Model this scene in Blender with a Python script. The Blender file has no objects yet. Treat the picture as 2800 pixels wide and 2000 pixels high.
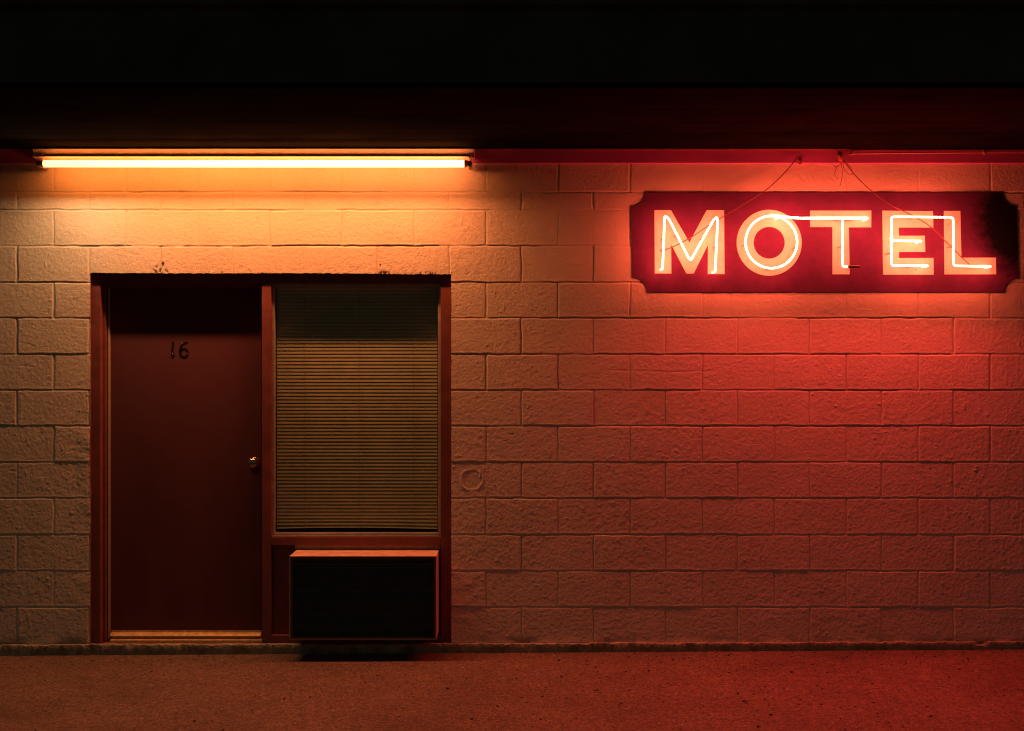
import bpy, bmesh, math, random
import numpy as np
from mathutils import Vector

random.seed(7)
C = bpy.context.scene.collection
S = 0.002063          # metres per photograph pixel on the wall plane
D = 8.0               # camera to wall
CAMZ = 1.615
PI = math.pi


def PX(px, dep=0.0):
    """x of a photograph column at depth dep behind the wall plane"""
    return (px - 1400.0) * S * (D + dep) / D


def PZ(py, dep=0.0):
    return CAMZ + (1000.0 - py) * S * (D + dep) / D


def P(px, py, dep=0.0):
    return (PX(px, dep), dep, PZ(py, dep))


# ------------------------------------------------------------------ helpers
class MB:
    def __init__(self):
        self.v, self.f = [], []

    def add(self, verts, faces):
        n = len(self.v)
        self.v += [tuple(p) for p in verts]
        self.f += [tuple(i + n for i in f) for f in faces]
        return self

    def box(self, x0, x1, y0, y1, z0, z1, bev=0.0, seg=2):
        bm = bmesh.new()
        bmesh.ops.create_cube(bm, size=1.0)
        for v in bm.verts:
            v.co = Vector((x0 + (v.co.x + .5) * (x1 - x0), y0 + (v.co.y + .5) * (y1 - y0), z0 + (v.co.z + .5) * (z1 - z0)))
        if bev > 0:
            bmesh.ops.bevel(bm, geom=bm.edges[:], offset=bev, segments=seg, profile=.5, affect='EDGES')
        bm.verts.index_update()
        self.add([v.co[:] for v in bm.verts], [[v.index for v in f.verts] for f in bm.faces])
        bm.free()
        return self

    def tube(self, pts, r, n=10, cap=True, closed=False):
        pts = [Vector(p) for p in pts]
        m = len(pts)
        rr = r if isinstance(r, (list, tuple)) else [r] * m
        verts, faces = [], []
        prev = None
        for i, p in enumerate(pts):
            if closed:
                t = pts[(i + 1) % m] - pts[i - 1]
            else:
                t = pts[min(i + 1, m - 1)] - pts[max(i - 1, 0)]
            t.normalize()
            if prev is None:
                a = Vector((0, 1, 0)) if abs(t.y) < .9 else Vector((1, 0, 0))
                u = t.cross(a).normalized()
            else:
                u = (prev - t * prev.dot(t)).normalized()
            prev = u
            w = t.cross(u)
            for k in range(n):
                a = 2 * PI * k / n
                verts.append(p + (u * math.cos(a) + w * math.sin(a)) * rr[i])
        for i in range(m if closed else m - 1):
            j = (i + 1) % m
            for k in range(n):
                l = (k + 1) % n
                faces.append((i * n + k, i * n + l, j * n + l, j * n + k))
        if cap and not closed:
            faces.append(tuple(range(n))[::-1])
            faces.append(tuple((m - 1) * n + k for k in range(n)))
        return self.add(verts, faces)

    def lathe(self, c, axis, prof, n=24):
        """prof: (radius, distance along axis)"""
        axis = Vector(axis).normalized()
        a = Vector((0, 0, 1)) if abs(axis.z) < .9 else Vector((1, 0, 0))
        u = axis.cross(a).normalized()
        w = axis.cross(u)
        c = Vector(c)
        verts, faces = [], []
        for (r, h) in prof:
            for k in range(n):
                an = 2 * PI * k / n
                verts.append(c + axis * h + (u * math.cos(an) + w * math.sin(an)) * max(r, 1e-5))
        for i in range(len(prof) - 1):
            for k in range(n):
                l = (k + 1) % n
                faces.append((i * n + k, i * n + l, (i + 1) * n + l, (i + 1) * n + k))
        faces.append(tuple(range(n))[::-1])
        faces.append(tuple((len(prof) - 1) * n + k for k in range(n)))
        return self.add(verts, faces)

    def prism(self, outline, y0, y1, hole=None, bev=0.0):
        """outline of (x, z); front at y0 (towards the camera), back at y1"""
        bm = bmesh.new()
        loops = [outline] + ([hole] if hole else [])
        edges = []
        for lp in loops:
            vs = [bm.verts.new((x, y0, z)) for x, z in lp]
            for i in range(len(vs)):
                edges.append(bm.edges.new((vs[i], vs[(i + 1) % len(vs)])))
        bmesh.ops.triangle_fill(bm, use_beauty=True, use_dissolve=False, edges=edges, normal=(0, -1, 0))
        bmesh.ops.recalc_face_normals(bm, faces=bm.faces[:])
        for f in bm.faces:
            if f.normal.y > 0:
                f.normal_flip()
        ret = bmesh.ops.extrude_face_region(bm, geom=bm.faces[:])
        nv = [g for g in ret['geom'] if isinstance(g, bmesh.types.BMVert)]
        for v in nv:
            v.co.y = y1
        bmesh.ops.recalc_face_normals(bm, faces=bm.faces[:])
        bm.verts.index_update()
        self.add([v.co[:] for v in bm.verts], [[v.index for v in f.verts] for f in bm.faces])
        bm.free()
        return self

    def build(self, name, mat, parent=None, smooth=False, angle=None):
        me = bpy.data.meshes.new(name)
        me.from_pydata(self.v, [], self.f)
        me.update()
        bm = bmesh.new()
        bm.from_mesh(me)
        bmesh.ops.recalc_face_normals(bm, faces=bm.faces[:])
        bm.to_mesh(me)
        bm.free()
        if smooth:
            me.polygons.foreach_set('use_smooth', [True] * len(me.polygons))
            if angle:
                me.set_sharp_from_angle(angle=math.radians(angle))
        return link(name, me, mat, parent)


def link(name, me, mat, parent=None):
    o = bpy.data.objects.new(name, me)
    C.objects.link(o)
    if mat:
        me.materials.append(mat)
    if parent:
        o.parent = parent
        if parent.parent is None:
            o.location = -Vector(parent.location)
    return o


def thing(name, loc, label, cat, group=None, kind=None):
    o = bpy.data.objects.new(name, None)
    C.objects.link(o)
    o.location = loc
    return tag(o, label, cat, group, kind)


def tag(o, label=None, cat=None, group=None, kind=None):
    if label: o['label'] = label
    if cat: o['category'] = cat
    if group: o['group'] = group
    if kind: o['kind'] = kind
    return o


def fillet(pts, rad, n=6):
    """round the corners of a polyline of 3-D points; rad may be per-point"""
    pts = [Vector(p) for p in pts]
    rr = rad if isinstance(rad, (list, tuple)) else [rad] * len(pts)
    out = [pts[0]]
    for i in range(1, len(pts) - 1):
        a, b, c = pts[i - 1], pts[i], pts[i + 1]
        r = min(rr[i], (a - b).length * .49, (c - b).length * .49)
        p0 = b + (a - b).normalized() * r
        p1 = b + (c - b).normalized() * r
        for k in range(n + 1):
            t = k / n
            out.append(p0 * (1 - t) ** 2 + b * 2 * t * (1 - t) + p1 * t * t)
    out.append(pts[-1])
    return out


def resample(pts, step):
    pts = [Vector(p) for p in pts]
    out = [pts[0]]
    for a, b in zip(pts, pts[1:]):
        n = max(1, int((b - a).length / step))
        for k in range(1, n + 1):
            out.append(a.lerp(b, k / n))
    return out


# ------------------------------------------------------------------ materials
def newmat(name):
    m = bpy.data.materials.new(name)
    m.use_nodes = True
    nt = m.node_tree
    b = nt.nodes['Principled BSDF']
    return m, nt, b


def N(nt, t, **kw):
    n = nt.nodes.new(t)
    for k, v in kw.items():
        setattr(n, k, v)
    return n


def noise(nt, scale, detail=4, rough=.55, vec=None, stretch=None):
    n = N(nt, 'ShaderNodeTexNoise')
    n.inputs['Scale'].default_value = scale
    n.inputs['Detail'].default_value = detail
    n.inputs['Roughness'].default_value = rough
    tc = N(nt, 'ShaderNodeTexCoord')
    if stretch:
        mp = N(nt, 'ShaderNodeMapping')
        mp.inputs['Scale'].default_value = stretch
        nt.links.new(tc.outputs['Object'], mp.inputs['Vector'])
        nt.links.new(mp.outputs[0], n.inputs['Vector'])
    else:
        nt.links.new(tc.outputs['Object'], n.inputs['Vector'])
    return n


def ramp(nt, src, stops):
    r = N(nt, 'ShaderNodeValToRGB')
    e = r.color_ramp.elements
    while len(e) < len(stops):
        e.new(.5)
    for el, (p, c) in zip(e, stops):
        el.position = p
        el.color = (*c, 1) if len(c) == 3 else c
    nt.links.new(src, r.inputs[0])
    return r


def bump(nt, b, src, strength, dist, prev=None):
    n = N(nt, 'ShaderNodeBump')
    n.inputs['Strength'].default_value = strength
    n.inputs['Distance'].default_value = dist
    nt.links.new(src, n.inputs['Height'])
    if prev:
        nt.links.new(prev.outputs[0], n.inputs['Normal'])
    nt.links.new(n.outputs[0], b.inputs['Normal'])
    return n


def paint(name, col, rough=.5, var=.25, scale=9, bscale=120, bdist=.0006, metal=0.0, spec=.5, stretch=None):
    """a painted or metal surface with uneven tone and a fine grain"""
    m, nt, b = newmat(name)
    n = noise(nt, scale, 6, .6, stretch=stretch)
    lo = tuple(c * (1 - var) for c in col)
    hi = tuple(min(1, c * (1 + var)) for c in col)
    r = ramp(nt, n.outputs['Fac'], [(.3, lo), (.7, hi)])
    nt.links.new(r.outputs[0], b.inputs['Base Color'])
    b.inputs['Roughness'].default_value = rough
    b.inputs['Metallic'].default_value = metal
    b.inputs['Specular IOR Level'].default_value = spec
    rr = N(nt, 'ShaderNodeMapRange')
    rr.inputs['From Min'].default_value = .3
    rr.inputs['From Max'].default_value = .7
    rr.inputs['To Min'].default_value = max(.05, rough - .1)
    rr.inputs['To Max'].default_value = min(1, rough + .12)
    nt.links.new(n.outputs['Fac'], rr.inputs['Value'])
    nt.links.new(rr.outputs[0], b.inputs['Roughness'])
    if bdist:
        n2 = noise(nt, bscale, 3, .5)
        bump(nt, b, n2.outputs['Fac'], .5, bdist)
    return m


def wall_material():
    m, nt, b = newmat('painted_block')
    L = nt.links.new
    n1 = noise(nt, 2.2, 6, .6)
    r1 = ramp(nt, n1.outputs['Fac'], [(.3, (.56, .52, .44)), (.7, (.66, .62, .53))])
    at = N(nt, 'ShaderNodeAttribute', attribute_name='dirt')
    mx = N(nt, 'ShaderNodeMix', data_type='RGBA')
    L(at.outputs['Fac'], mx.inputs['Factor'])
    L(r1.outputs[0], mx.inputs['A'])
    mx.inputs['B'].default_value = (.035, .027, .02, 1)
    L(mx.outputs['Result'], b.inputs['Base Color'])
    b.inputs['Roughness'].default_value = .62
    b.inputs['Specular IOR Level'].default_value = .3
    v = noise(nt, 215, 3, .65)
    w = noise(nt, 300, 3, .6)
    ad = N(nt, 'ShaderNodeMath', operation='MULTIPLY_ADD')
    ad.inputs[1].default_value = .45
    L(w.outputs['Fac'], ad.inputs[0])
    L(v.outputs['Fac'], ad.inputs[2])
    bump(nt, b, ad.outputs[0], 1.0, .0026)
    return m


def asphalt_material():
    m, nt, b = newmat('asphalt')
    L = nt.links.new
    n1 = noise(nt, 1.3, 5, .6)
    big = ramp(nt, n1.outputs['Fac'], [(.35, (.120, .085, .076)), (.65, (.175, .122, .105))])
    vo = N(nt, 'ShaderNodeTexVoronoi')
    vo.inputs['Scale'].default_value = 80
    tc = N(nt, 'ShaderNodeTexCoord')
    L(tc.outputs['Object'], vo.inputs['Vector'])
    sp = ramp(nt, vo.outputs['Color'], [(.0, (.22, .22, .22)), (.10, (.55, .55, .55)), (.5, (.95, .95, .95)), (.8, (1.1, 1.1, 1.1)), (1.0, (1.7, 1.65, 1.55))])
    sp.color_ramp.interpolation = 'LINEAR'
    mu = N(nt, 'ShaderNodeMix', data_type='RGBA', blend_type='MULTIPLY')
    mu.inputs['Factor'].default_value = 1
    L(big.outputs[0], mu.inputs['A'])
    L(sp.outputs[0], mu.inputs['B'])
    n9 = noise(nt, 210, 2, .5)
    gr9 = ramp(nt, n9.outputs['Fac'], [(.30, (.30, .30, .30)), (.5, (.95, .95, .95)), (.70, (2.0, 1.95, 1.85))])
    mu9 = N(nt, 'ShaderNodeMix', data_type='RGBA', blend_type='MULTIPLY')
    mu9.inputs['Factor'].default_value = 1
    L(mu.outputs['Result'], mu9.inputs['A'])
    L(gr9.outputs[0], mu9.inputs['B'])
    mu = mu9
    # worn pits
    n3 = noise(nt, 30, 5, .7)
    pits = ramp(nt, n3.outputs['Fac'], [(.32, (.45, .45, .45)), (.46, (1, 1, 1))])
    mu2 = N(nt, 'ShaderNodeMix', data_type='RGBA', blend_type='MULTIPLY')
    mu2.inputs['Factor'].default_value = 1
    L(mu.outputs['Result'], mu2.inputs['A'])
    L(pits.outputs[0], mu2.inputs['B'])
    L(mu2.outputs['Result'], b.inputs['Base Color'])
    b.inputs['Roughness'].default_value = .8
    b.inputs['Specular IOR Level'].default_value = .3
    n2 = noise(nt, 150, 5, .72)
    b1 = bump(nt, b, n2.outputs['Fac'], .8, .008)
    n4 = noise(nt, 55, 3, .6)
    bump(nt, b, n4.outputs['Fac'], .5, .006, b1)
    return m


def emit(name, col, strength):
    m = bpy.data.materials.new(name)
    m.use_nodes = True
    nt = m.node_tree
    nt.nodes.remove(nt.nodes['Principled BSDF'])
    e = N(nt, 'ShaderNodeEmission')
    e.inputs['Color'].default_value = (*col, 1)
    e.inputs['Strength'].default_value = strength
    nt.links.new(e.outputs[0], nt.nodes['Material Output'].inputs[0])
    return m, nt, e


NEON_STRENGTH = 100.0
NEON_HELPER_W = 16.5
FLUO_MESH = 29.0
TUBE_HELPER_W = 68.0
SKY = (.016, .034, .023)

M_wall = wall_material()
M_ledge = paint('rough_concrete', (.30, .28, .22), .9, .5, 14, 70, .010, spec=.2)
M_asph = asphalt_material()
M_frame = paint('maroon_frame_paint', (.155, .044, .044), .6, .22, 12, 150, .0008)
M_door = paint('maroon_door_paint', (.098, .038, .048), .8, .16, 3, 260, .0003, spec=.08, stretch=(1, 1, .35))
M_trim = paint('maroon_trim_paint', (.50, .080, .36), .6, .25, 6, 90, .001, stretch=(.2, 1, 1))
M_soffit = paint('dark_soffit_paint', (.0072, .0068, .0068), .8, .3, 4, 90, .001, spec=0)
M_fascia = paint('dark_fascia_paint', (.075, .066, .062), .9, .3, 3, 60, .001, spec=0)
M_alu = paint('aluminium_frame', (.34, .33, .31), .45, .2, 20, 200, .0003, metal=.3)
M_blind = paint('cream_slat', (.54, .52, .37), .45, .1, 14, 200, 0)
M_cord = paint('blind_cord', (.35, .28, .18), .8, .1, 30, 200, 0)
M_room = paint('dark_room', (.03, .028, .025), .9, .2, 3, 60, 0)
M_brass = paint('worn_brass', (.66, .48, .24), .38, .2, 40, 300, .0002, metal=.35)
M_knob = paint('polished_knob', (.50, .42, .30), .16, .15, 30, 300, .0001, metal=1)
M_gasket = paint('pale_gasket', (.38, .33, .24), .6, .2, 40, 200, .0003)
M_black = paint('black_metal', (.008, .009, .007), .7, .2, 40, 300, .0003, spec=.1)
M_screw = paint('bright_screw', (.75, .68, .58), .25, .1, 60, 300, 0, metal=.8)
M_acbody = paint('tan_enamel', (.56, .37, .29), .5, .22, 18, 160, .0006)
M_acgrille = paint('dark_grille', (.085, .085, .070), .65, .3, 20, 200, .0004)
M_house = paint('fixture_enamel', (.80, .64, .60), .45, .10, 10, 160, .0005)
M_holder = paint('lamp_holder_plastic', (.34, .26, .22), .5, .2, 40, 200, .0003)
M_cable = paint('maroon_cable', (.14, .035, .03), .6, .2, 60, 200, .0003)
M_pipe = paint('conduit_paint', (.42, .20, .13), .4, .2, 30, 200, .0003)
M_cap = paint('electrode_cap', (.20, .10, .07), .4, .3, 60, 200, .0003)
M_support = paint('glass_support', (.55, .45, .38), .25, .1, 60, 200, 0)


def panel_material():
    m, nt, b = newmat('sign_field_paint')
    L = nt.links.new
    n = noise(nt, 14, 6, .65)
    r = ramp(nt, n.outputs['Fac'], [(.3, (.078, .017, .074)), (.7, (.105, .021, .096))])
    # scuffs and drips in the old paint
    n2 = noise(nt, 60, 4, .7, stretch=(1, 1, .25))
    r2 = ramp(nt, n2.outputs['Fac'], [(.66, (0, 0, 0)), (.74, (1, 1, 1))])
    mx = N(nt, 'ShaderNodeMix', data_type='RGBA')
    L(r2.outputs[0], mx.inputs['Factor'])
    L(r.outputs[0], mx.inputs['A'])
    mx.inputs['B'].default_value = (.11, .018, .02, 1)
    # fall-off of the neon glow at the right end, painted in black
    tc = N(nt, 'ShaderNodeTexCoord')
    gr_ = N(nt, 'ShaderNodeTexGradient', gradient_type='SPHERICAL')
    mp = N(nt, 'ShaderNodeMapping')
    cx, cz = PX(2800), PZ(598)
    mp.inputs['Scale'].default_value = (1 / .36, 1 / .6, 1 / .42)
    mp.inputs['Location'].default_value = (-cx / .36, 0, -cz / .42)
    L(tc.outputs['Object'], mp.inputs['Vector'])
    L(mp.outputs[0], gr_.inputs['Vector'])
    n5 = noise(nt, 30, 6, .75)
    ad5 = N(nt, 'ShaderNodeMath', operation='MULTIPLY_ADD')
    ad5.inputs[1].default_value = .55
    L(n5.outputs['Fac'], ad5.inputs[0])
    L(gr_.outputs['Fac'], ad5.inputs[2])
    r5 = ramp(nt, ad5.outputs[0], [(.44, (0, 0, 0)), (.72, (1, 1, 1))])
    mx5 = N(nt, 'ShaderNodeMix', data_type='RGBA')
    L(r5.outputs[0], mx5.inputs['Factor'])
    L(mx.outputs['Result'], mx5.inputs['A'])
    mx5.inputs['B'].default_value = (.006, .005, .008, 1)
    L(mx5.outputs['Result'], b.inputs['Base Color'])
    b.inputs['Roughness'].default_value = .75
    b.inputs['Specular IOR Level'].default_value = .15
    n3 = noise(nt, 75, 5, .6)
    bump(nt, b, n3.outputs['Fac'], .6, .002)
    return m


def letter_material():
    m, nt, b = newmat('letter_paint')
    L = nt.links.new
    n = noise(nt, 20, 6, .65)
    r = ramp(nt, n.outputs['Fac'], [(.3, (.72, .62, .54)), (.7, (.82, .74, .66))])
    n2 = noise(nt, 40, 5, .7, stretch=(.4, 1, 1))
    r2 = ramp(nt, n2.outputs['Fac'], [(.28, (1, 1, 1)), (.34, (0, 0, 0))])
    mx = N(nt, 'ShaderNodeMix', data_type='RGBA')
    L(r2.outputs[0], mx.inputs['Factor'])
    L(r.outputs[0], mx.inputs['A'])
    mx.inputs['B'].default_value = (.30, .14, .10, 1)
    L(mx.outputs['Result'], b.inputs['Base Color'])
    b.inputs['Roughness'].default_value = .75
    n3 = noise(nt, 75, 5, .6)
    bump(nt, b, n3.outputs['Fac'], .5, .0015)
    return m


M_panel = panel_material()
M_letter = letter_material()
M_neon, _, _ = emit('neon_glow', (1.0, .094, .042), NEON_STRENGTH)

# fluorescent tube: older and dimmer towards its left end
M_fluo = bpy.data.materials.new('fluorescent_glow')
M_fluo.use_nodes = True
_nt = M_fluo.node_tree
_nt.nodes.remove(_nt.nodes['Principled BSDF'])
_e = N(_nt, 'ShaderNodeEmission')
_tc = N(_nt, 'ShaderNodeTexCoord')
_sx = N(_nt, 'ShaderNodeSeparateXYZ')
_nt.links.new(_tc.outputs['Object'], _sx.inputs[0])
_mr = N(_nt, 'ShaderNodeMapRange')
_mr.inputs['From Min'].default_value = PX(114)
_mr.inputs['From Max'].default_value = PX(1275)
_nt.links.new(_sx.outputs['X'], _mr.inputs['Value'])
_r = ramp(_nt, _mr.outputs[0], [(0.0, (.25, .04, .010)), (.03, (.7, .16, .024)), (.35, (.9, .21, .036)), (.75, (1, .23, .050)), (1.0, (1, .23, .056))])
_nt.links.new(_r.outputs[0], _e.inputs['Color'])
_e.inputs['Strength'].default_value = FLUO_MESH
_nt.links.new(_e.outputs[0], _nt.nodes['Material Output'].inputs[0])

# window glass: clear, with a grazing sheen
M_glass = bpy.data.materials.new('window_glass')
M_glass.use_nodes = True
_nt = M_glass.node_tree
_nt.nodes.remove(_nt.nodes['Principled BSDF'])
_t = N(_nt, 'ShaderNodeBsdfTransparent')
_t.inputs['Color'].default_value = (.90, .93, .90, 1)
_g = N(_nt, 'ShaderNodeBsdfGlossy')
_g.inputs['Roughness'].default_value = .03
_lw = N(_nt, 'ShaderNodeLayerWeight')
_pw = N(_nt, 'ShaderNodeMath', operation='POWER')
_pw.inputs[1].default_value = 5
_nt.links.new(_lw.outputs['Facing'], _pw.inputs[0])
_f = N(_nt, 'ShaderNodeMath', operation='MULTIPLY_ADD')
_f.inputs[1].default_value = .5
_f.inputs[2].default_value = .03
_nt.links.new(_pw.outputs[0], _f.inputs[0])
_mx = N(_nt, 'ShaderNodeMixShader')
_nt.links.new(_f.outputs[0], _mx.inputs[0])
_nt.links.new(_t.outputs[0], _mx.inputs[1])
_nt.links.new(_g.outputs[0], _mx.inputs[2])
_nt.links.new(_mx.outputs[0], _nt.nodes['Material Output'].inputs[0])


# ------------------------------------------------------------------ depths
R1 = .024      # frame face behind the wall plane
RSTOP = .076
RGASK = .102
RDOOR = .113
RWIN = .056
RGLASS = .088
RBLIND = .122
T = .17        # fluorescent tube in front of the wall
ACOUT = .22
OX0, OX1 = PX(247), PX(1234)
OZ1, OZ0 = PZ(748), PZ(1762)


def ground_z(x):
    return .0062 * max(-6.0, min(6.0, x)) - .002


# ------------------------------------------------------------------ block wall
def field(shape, step, corr, seed, corr_z=None):
    rng = np.random.default_rng(seed)
    w = rng.standard_normal(shape)
    fz = np.fft.fftfreq(shape[0], step)[:, None]
    fx = np.fft.rfftfreq(shape[1], step)[None, :]
    cz = corr_z or corr
    k = np.exp(-2 * (PI ** 2) * ((fx * corr) ** 2 + (fz * cz) ** 2) / 2)
    f = np.fft.irfft2(np.fft.rfft2(w) * k, s=shape)
    return f / f.std()


def sstep(a, b, x):
    t = np.clip((x - a) / (b - a), 0, 1)
    return t * t * (3 - 2 * t)


def build_wall(parent):
    step = .0042
    XM = 5.6
    xs_all = np.arange(-XM, XM, step)
    zs = np.arange(PZ(1790), PZ(400), step)
    shape = (len(zs), len(xs_all))
    X, Z = np.meshgrid(xs_all, zs)
    wob = field(shape, step, .03, 1)
    wob2 = field(shape, step, .035, 2)
    fine = field(shape, step, .0055, 3)
    mid = field(shape, step, .011, 4)
    bro = field(shape, step, .045, 5)
    patch = field(shape, step, .14, 6)
    streak = field(shape, step, .006, 8, .05)
    hstreak = field(shape, step, .03, 9, .006)
    px = 1400 + X / S + wob2 * .65
    py = 1000 - (Z - CAMZ) / S + wob * .55
    lines = [397, 427 - 0, 526, 575, 673, 773, 870.5, 969.6, 1067.6, 1165.5, 1264.6, 1363, 1462.8, 1562, 1661, 1760.8, 1860]
    lines = [347.0 + 80] + [526, 575, 673, 773, 870.5, 969.6, 1067.6, 1165.5, 1264.6, 1363, 1462.8, 1562, 1661, 1760.8, 1860]
    lines = np.array([327.0] + lines)
    row = np.clip(np.searchsorted(lines, py) - 1, 0, len(lines) - 2)
    offs = np.array([46.5, 147, 46.5] + [147, 46.5] * 8)[row]
    rng = np.random.default_rng(21)
    NB = 60
    H = rng.random((len(lines), NB, 6))
    u = (px - offs) / 197.0
    bi = (np.floor(u).astype(int) + 20) % NB
    fu = u - np.floor(u)
    dv_l = fu * 197 * S
    dv_r = (1 - fu) * 197 * S
    dv = np.minimum(dv_l, dv_r)
    bj = np.where(dv_l < dv_r, bi, (bi + 1) % NB)
    top = py - lines[row]
    bot = lines[row + 1] - py
    dh = np.minimum(top, bot) * S
    rj = np.where(top < bot, row, row + 1)
    vs = .55 + .70 * H[row, bj, 0]
    hs_key = rng.random((len(lines), NB))
    hb = (np.floor((px + 60) / 140).astype(int) + 20) % NB
    hs = .30 + .95 * hs_key[np.clip(rj, 0, len(lines) - 1), hb]
    wv = .0030 + .0018 * H[row, bj, 1]
    gv = np.exp(-(dv / wv) ** 2) * vs
    gh = np.exp(-(dh / .0036) ** 2) * hs
    near = sstep(0, .009, np.minimum(dv, dh))
    zc = (lines[row] + lines[row + 1]) / 2
    h = near * ((H[row, bi, 2] - .5) * .0022 + (zc - py) * S * (H[row, bi, 3] - .60) * .007)
    # each course overhangs the next a little where the joint was struck
    h -= np.maximum(gv * .0042, gh * .0052)
    h += np.exp(-((bot * S - .006) / .006) ** 2) * .0010 * hs
    rough = .55 + .9 * H[row, bi, 4] * sstep(-.3, 1.2, patch) + .3 * sstep(.2, 1.5, patch)
    h += near * (fine * .00026 + mid * .00014 * rough + bro * .00016)
    # runs of old paint
    run = sstep(1.7, 2.6, streak) * sstep(.5, 1.5, patch) * near
    h += run * .0010
    hr = sstep(1.9, 2.8, hstreak) * sstep(-.4, .8, -patch)
    h -= hr * .0008 * near
    # hairline half-course step right of the window, drawn with a straight edge
    e = sstep(1640, 1700, px) * (1 - sstep(1930, 1960, px)) * (1 - sstep(0, 3.0, np.abs(py - 1013 - 4 * np.sin(px / 90))))
    h -= e * .0012
    # a repaired round hole
    cr = np.hypot(px - 1290, (py - 1312)) + wob * 2.2
    ring = np.exp(-((cr - 29) / 2.6) ** 2)
    h += ring * .0032 * (.6 + .4 * wob2.clip(-1, 1)) - .0008 * (cr < 26)
    # trowel smears beside the left jamb
    sm = sstep(170, 235, px) * (1 - sstep(246, 250, px)) * np.maximum(
        sstep(1165, 1185, py) * (1 - sstep(1400, 1440, py)), sstep(1560, 1580, py) * (1 - sstep(1640, 1680, py)))
    h += sm * (.0003 * np.sin((py + (px - 200) * .5) / 5.5 + wob * 2.5) + .0012 + .0008 * wob2)
    # smears right of the right jamb, low down
    sm2 = sstep(1234, 1236, px) * (1 - sstep(1270, 1310, px)) * sstep(1548, 1560, py) * (1 - sstep(1690, 1720, py))
    h += sm2 * (.0015 + .0008 * wob)
    # spalled edge at the foot
    foot = sstep(1735, 1762, py)
    h += foot * bro * .0010

    # little lumps and dried drips in the paint
    lump = field(shape, step, .0065, 15, .0050)
    h += near * sstep(2.1, 3.0, lump) * .0016 * (.4 + sstep(-.5, 1.0, patch))
    drp = field(shape, step, .0050, 16, .022)
    h += near * sstep(2.35, 3.1, drp) * .0015
    dirt = np.zeros(shape)
    # cracked joint over the opening
    dash = sstep(-.2, .5, field(shape, step, .05, 11))
    crack = (1 - sstep(.0, .0042, np.abs(py - 673.5 + .8 * wob2) * S)) * sstep(205, 225, px) * (1 - sstep(1330, 1400, px)) * dash
    dirt = np.maximum(dirt, crack * .9)
    # broken paint just above the lintel
    spot = field(shape, step, .006, 12)
    for (cx, cy, rx, ry, th) in ((438, 738, 22, 13, .5), (445, 722, 5, 8, .2), (425, 732, 9, 5, .7), (456, 744, 6, 4, .0), (1050, 746, 16, 6, -.2),
                                 (1040, 722, 3, 14, .5), (1035, 745, 5, 4, 0), (612, 745, 8, 4, .4), (640, 745, 6, 3, .5), (1170, 747, 30, 4, .0),
                                 (1238, 746, 10, 4, .3), (235, 762, 7, 4, .2), (720, 747, 60, 2.5, .6)):
        mk = (1 - sstep(.6, 1.15, np.hypot((px - cx) / rx, (py - cy) / ry))) * sstep(th, th + .5, spot)
        dirt = np.maximum(dirt, mk)
    # grime in joints, here and there
    gj = sstep(.75, 1.0, gh) * sstep(.9, 1.7, field(shape, step, .06, 13)) * .7
    dirt = np.maximum(dirt, gj)
    # damp foot of the wall
    st = foot * sstep(.2, 1.2, field(shape, step, .07, 14)) * .55
    st = np.maximum(st, foot * sstep(2440, 2520, px) * (1 - sstep(2700, 2760, px)) * sstep(.1, .8, bro) * .9)
    dirt = np.maximum(dirt, st)
    h -= np.minimum(dirt, 1) * .0012

    # keep all fine columns in view, every third one farther along
    keep = [i for i, x in enumerate(xs_all) if abs(x) < 3.1 or i % 3 == 0]
    xs = xs_all[keep].copy()
    h = h[:, keep]
    dirt = dirt[:, keep]
    j0 = int(np.argmin(abs(xs - OX0)))
    j1 = int(np.argmin(abs(xs - OX1)))
    xs[j0], xs[j1] = OX0, OX1
    zz = zs.copy()
    i1 = int(np.argmin(abs(zz - OZ1)))
    i0 = int(np.argmin(abs(zz - OZ0)))
    zz[i1], zz[i0] = OZ1, OZ0
    Xg, Zg = np.meshgrid(xs, zz)
    nz, nx = Xg.shape
    # ragged arris round the opening
    rng = np.random.default_rng(5)
    jig = np.convolve(rng.standard_normal(nz + 8), np.ones(5) / 5, 'same')[:nz]
    big = np.clip(((1000 - (zz - CAMZ) / S) - 1165) / 20, 0, 1) * np.clip((1345 - (1000 - (zz - CAMZ) / S)) / 20, 0, 1)
    sl = slice(i0, i1)
    Xg[sl, j0] += np.minimum(jig[sl] * .0012 - big[sl] * .004 * (1 + np.abs(jig[sl])), .0008)
    Xg[sl, j1] += np.maximum(jig[sl][::-1] * .0012, -.0008)
    jx = np.convolve(rng.standard_normal(nx + 8), np.ones(4) / 4, 'same')[:nx]
    sag = np.interp(xs, [PX(247), PX(500), PX(900), PX(1080), PX(1234)], [.003, 0, .001, -.004, -.006])
    Zg[i1, j0:j1 + 1] += jx[j0:j1 + 1] * .0022 + sag[j0:j1 + 1]
    co = np.empty((nz * nx, 3), np.float32)
    co[:, 0] = Xg.ravel()
    co[:, 1] = -h.ravel()
    co[:, 2] = Zg.ravel()
    idx = np.arange(nz * nx).reshape(nz, nx)
    q = np.stack([idx[:-1, :-1], idx[:-1, 1:], idx[1:, 1:], idx[1:, :-1]], -1)
    mask = np.ones((nz - 1, nx - 1), bool)
    mask[i0:i1, j0:j1] = False
    q = q[mask]
    used = np.zeros(nz * nx, bool)
    used[q.ravel()] = True
    remap = np.cumsum(used) - 1
    co = co[used]
    q = remap[q].astype(np.int32)
    me = bpy.data.meshes.new('block_wall')
    me.vertices.add(len(co))
    me.vertices.foreach_set('co', co.ravel())
    nf = len(q)
    me.loops.add(nf * 4)
    me.loops.foreach_set('vertex_index', q.ravel())
    me.polygons.add(nf)
    me.polygons.foreach_set('loop_start', np.arange(0, nf * 4, 4, dtype=np.int32))
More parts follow.
